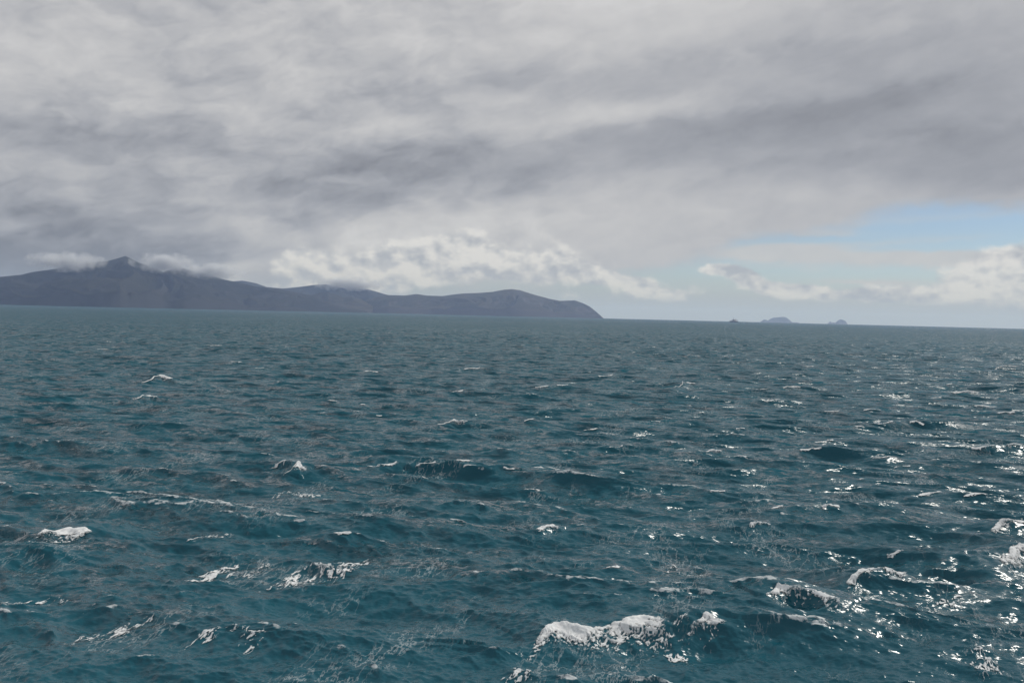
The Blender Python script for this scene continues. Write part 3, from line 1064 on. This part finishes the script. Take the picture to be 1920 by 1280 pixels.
# ------------------------------------------------------------------ the ship
def box(V, F, x0, x1, y0, y1, z0, z1, tx=0.0, ty=0.0):
    b = len(V)
    for z, k in ((z0, 0), (z1, 1)):
        V += [(x0 + k * tx, y0 + k * ty, z), (x1 - k * tx, y0 + k * ty, z), (x1 - k * tx, y1 - k * ty, z), (x0 + k * tx, y1 - k * ty, z)]
    F += [(b, b + 3, b + 2, b + 1), (b + 4, b + 5, b + 6, b + 7), (b, b + 1, b + 5, b + 4), (b + 1, b + 2, b + 6, b + 5), (b + 2, b + 3, b + 7, b + 6), (b + 3, b, b + 4, b + 7)]


def boxes(name, mat, parent, *bs):
    V, F = [], []
    for b in bs:
        box(V, F, *b)
    return mesh_obj(name, V, F, mat, parent, smooth_shade=False)


def cyl(name, mat, parent, x, y, z0, z1, r0, r1, n=10, lean=0.0):
    V, F = [], []
    for z, r, o in ((z0, r0, 0.0), (z1, r1, lean)):
        for i in range(n):
            a = 2 * math.pi * i / n
            V.append((x + o + r * math.cos(a), y + r * math.sin(a), z))
    V += [(x, y, z0), (x + lean, y, z1)]
    for i in range(n):
        j = (i + 1) % n
        F.append((i, j, n + j, n + i))
    tri = [(2 * n, (i + 1) % n, i, i) for i in range(n)] + [(2 * n + 1, n + i, n + (i + 1) % n, n + (i + 1) % n) for i in range(n)]
    me = bpy.data.meshes.new(name)
    me.from_pydata(V, [], F + [t[:3] for t in tri])
    me.materials.append(mat)
    o = bpy.data.objects.new(name, me)
    COL.objects.link(o)
    o.parent = parent
    return o


def build_ship():
    D = 7000.0
    a, _ = azel(1375.5, 603.0)
    ar = math.radians(a)
    root = empty('ship', (D * math.sin(ar), D * math.cos(ar), -D * D / (2 * R_EARTH)), rz=math.pi - ar + math.radians(44))
    root.scale = (1.9, 1.9, 1.9)
    tag(root, 'small dark-hulled ship with a pale deckhouse and mast on the horizon', 'ship')
    hullm = paint('dark_hull_paint', (0.035, 0.045, 0.06))
    white = paint('ship_shaded_white_paint', (0.34, 0.35, 0.36))  # white paint greyed down, its backlit shade put into the colour
    grey = paint('ship_grey_paint', (0.10, 0.11, 0.12))
    red = paint('bottom_red_paint', (0.16, 0.03, 0.025))
    glassm = paint('ship_window_glass', (0.02, 0.025, 0.03), 0.1)
    # hull: stations from stern (x=-21) to bow (x=21); bow towards +x
    st = np.linspace(-21, 21, 29)
    prof = [(0.0, -2.0), (0.55, -1.6), (0.92, 0.0), (1.0, 2.2), (1.02, 3.6)]
    V, F = [], []
    for x in st:
        f = (x + 21) / 42
        w = 4.6 * (1 - max(0, (f - 0.62) / 0.38) ** 2.2) * (0.86 + 0.14 * min(1, f * 5))
        sheer = 1.0 * max(0, (f - 0.45) / 0.55) ** 2 * 2.6 + 0.5 * max(0, 0.2 - f)
        flare = 1.5 * max(0, (f - 0.7) / 0.3)
        ring = []
        for (k, z) in prof:
            zz = z + (sheer if z > 2 else 0)
            xx = x + flare * max(0, zz) / 4.0
            ring.append((xx, k * w, zz))
        V += [(p[0], -p[1], p[2]) for p in ring[::-1]] + ring[1:]
    m = 2 * len(prof) - 1
    for i in range(len(st) - 1):
        for j in range(m - 1):
            F.append((i * m + j, (i + 1) * m + j, (i + 1) * m + j + 1, i * m + j + 1))
        F.append((i * m + m - 1, (i + 1) * m + m - 1, (i + 1) * m, i * m))       # deck
    hull = mesh_obj('hull', V, F, hullm, root, smooth_shade=False)
    boxes('transom', hullm, root, (-21.25, -20.95, -4.0, 4.0, -1.4, 3.65))
    boxes('bulwark', hullm, root, (-20.6, 8, -4.72, -4.60, 3.4, 4.5), (-20.6, 8, 4.60, 4.72, 3.4, 4.5))
    boxes('deckhouse', white, root, (-11, 6, -3.7, 3.7, 3.6, 7.2, .15, .1))
    bridge = boxes('bridge', white, root, (-5.5, 4.6, -3.3, 3.3, 7.21, 10.2, .3, .15))
    for k in range(7):
        boxes('window', glassm, bridge, (4.40, 4.52, -2.7 + k * 0.78, -2.1 + k * 0.78, 8.5, 9.5))
    for sgn in (-1, 1):
        for k in range(5):
            y0 = 3.17 if sgn > 0 else -3.28
            boxes('window', glassm, bridge, (-4.2 + k * 1.6, -3.2 + k * 1.6, y0, y0 + 0.11, 8.5, 9.5))
    boxes('upper_bridge', white, root, (-3.5, 3.0, -2.4, 2.4, 10.21, 12.0, .3, .1))
    f = cyl('funnel', grey, root, -8.2, 0, 7.2, 13.0, 1.5, 1.15, 14, -0.8)
    cyl('funnel_band', red, f, -8.75, 0, 11.2, 12.0, 1.32, 1.26, 14, -0.1)
    mast = cyl('mast', grey, root, 0.4, 0, 12.0, 20.5, 0.42, 0.20)
    boxes('yard', grey, mast, (0.2, 0.6, -2.6, 2.6, 15.6, 15.95))
    boxes('radar', white, mast, (-0.2, 1.6, -1.4, 1.4, 16.8, 17.1))
    fm = cyl('mast', grey, root, 13.0, 0, 4.0, 13.0, 0.32, 0.18)
    boxes('derrick_boom', grey, fm, (6.5, 12.8, -0.15, 0.15, 8.0, 8.35))
    am = cyl('mast', grey, root, -15.5, 0, 3.6, 13.5, 0.35, 0.2)
    boxes('gantry_beam', grey, am, (-15.8, -15.2, -3.4, 3.4, 10.0, 10.5))
    boxes('gantry', grey, root, (-19.2, -18.6, -3.9, -3.4, 3.4, 9.5), (-19.2, -18.6, 3.4, 3.9, 3.4, 9.5), (-19.2, -18.6, -3.9, 3.9, 9.5, 10.1))
    boxes('winch', grey, root, (12, 14.4, -1.6, 1.6, 3.6, 5.4))
    for sgn in (-1, 1):
        V, F = [], []
        box(V, F, -10.4, -6.6, sgn * 3.1 - .7, sgn * 3.1 + .7, 7.6, 8.9, .5, .25)
        mesh_obj('lifeboat', V, F, paint('lifeboat_orange', (0.5, 0.14, 0.03)), root)
    return root


build_ship()


# ------------------------------------------------------------------ cloud caught on the tops
def build_low_cloud():
    m, nt, out = new_mat('hill_cloud')
    tc = nt.nodes.new('ShaderNodeTexCoord')
    p = S(tc.outputs['Object'])
    geo = nt.nodes.new('ShaderNodeNewGeometry')
    r = vmath('LENGTH', p)
    n = noise(S(geo.outputs['Position']), 0.009, 5.0, 0.65)
    dens = sstep((1.0 - r) * 1.1 + (n - 0.5) * 2.4, 0.05, 1.0) * 0.022
    v = nt.nodes.new('ShaderNodeVolumePrincipled')
    v.inputs['Color'].default_value = (0.93, 0.95, 1.0, 1)
    link(dens, v.inputs['Density'])
    link(v.outputs[0], out.inputs['Volume'])
    import bmesh
    bm = bmesh.new()
    bmesh.ops.create_icosphere(bm, subdivisions=3, radius=1.0)
    me = bpy.data.meshes.new('low_cloud')
    bm.to_mesh(me)
    bm.free()
    me.materials.append(m)
    for (px, py, dist, sx, sz, lab) in ((125, 490, 7900, 320, 95, 'grey cloud hiding the shoulder left of the sharp peak'),
                                        (308, 494, 7900, 300, 105, 'grey cloud in the saddle between the two peaks'),
                                        (395, 508, 7950, 300, 80, 'grey cloud lying over the slope right of the lower peak'),
                                        (655, 533, 11600, 560, 110, 'pale cloud bank resting on the far hill')):
        d = ray(px, py)
        o = bpy.data.objects.new('low_cloud', me)
        COL.objects.link(o)
        o.location = Vector(d * dist) + Vector((0, 0, CAM_H))
        o.scale = (sx, 160, sz)
        o.rotation_euler = (0, 0, -math.atan2(d[0], d[1]))
        tag(o, lab, 'low_cloud', 'cloud caught on the hill tops', 'stuff')


build_low_cloud()


# ------------------------------------------------------------------ haze
def build_haze():
    m, nt, out = new_mat('sea_air')
    v = nt.nodes.new('ShaderNodeVolumePrincipled')
    v.inputs['Color'].default_value = (0.48, 0.63, 1.0, 1)
    v.inputs['Absorption Color'].default_value = (0.55, 0.66, 1, 1)
    v.inputs['Density'].default_value = 5.3e-5
    v.inputs['Anisotropy'].default_value = 0.1
    link(v.outputs[0], out.inputs['Volume'])
    V, F = [], []
    box(V, F, -45000, 45000, -45000, 45000, -220.0, 520.0)
    o = mesh_obj('haze', V, F, m, smooth_shade=False)
    tag(o, 'pale sea haze that fades the far land and islands', None, None, 'stuff')


build_haze()
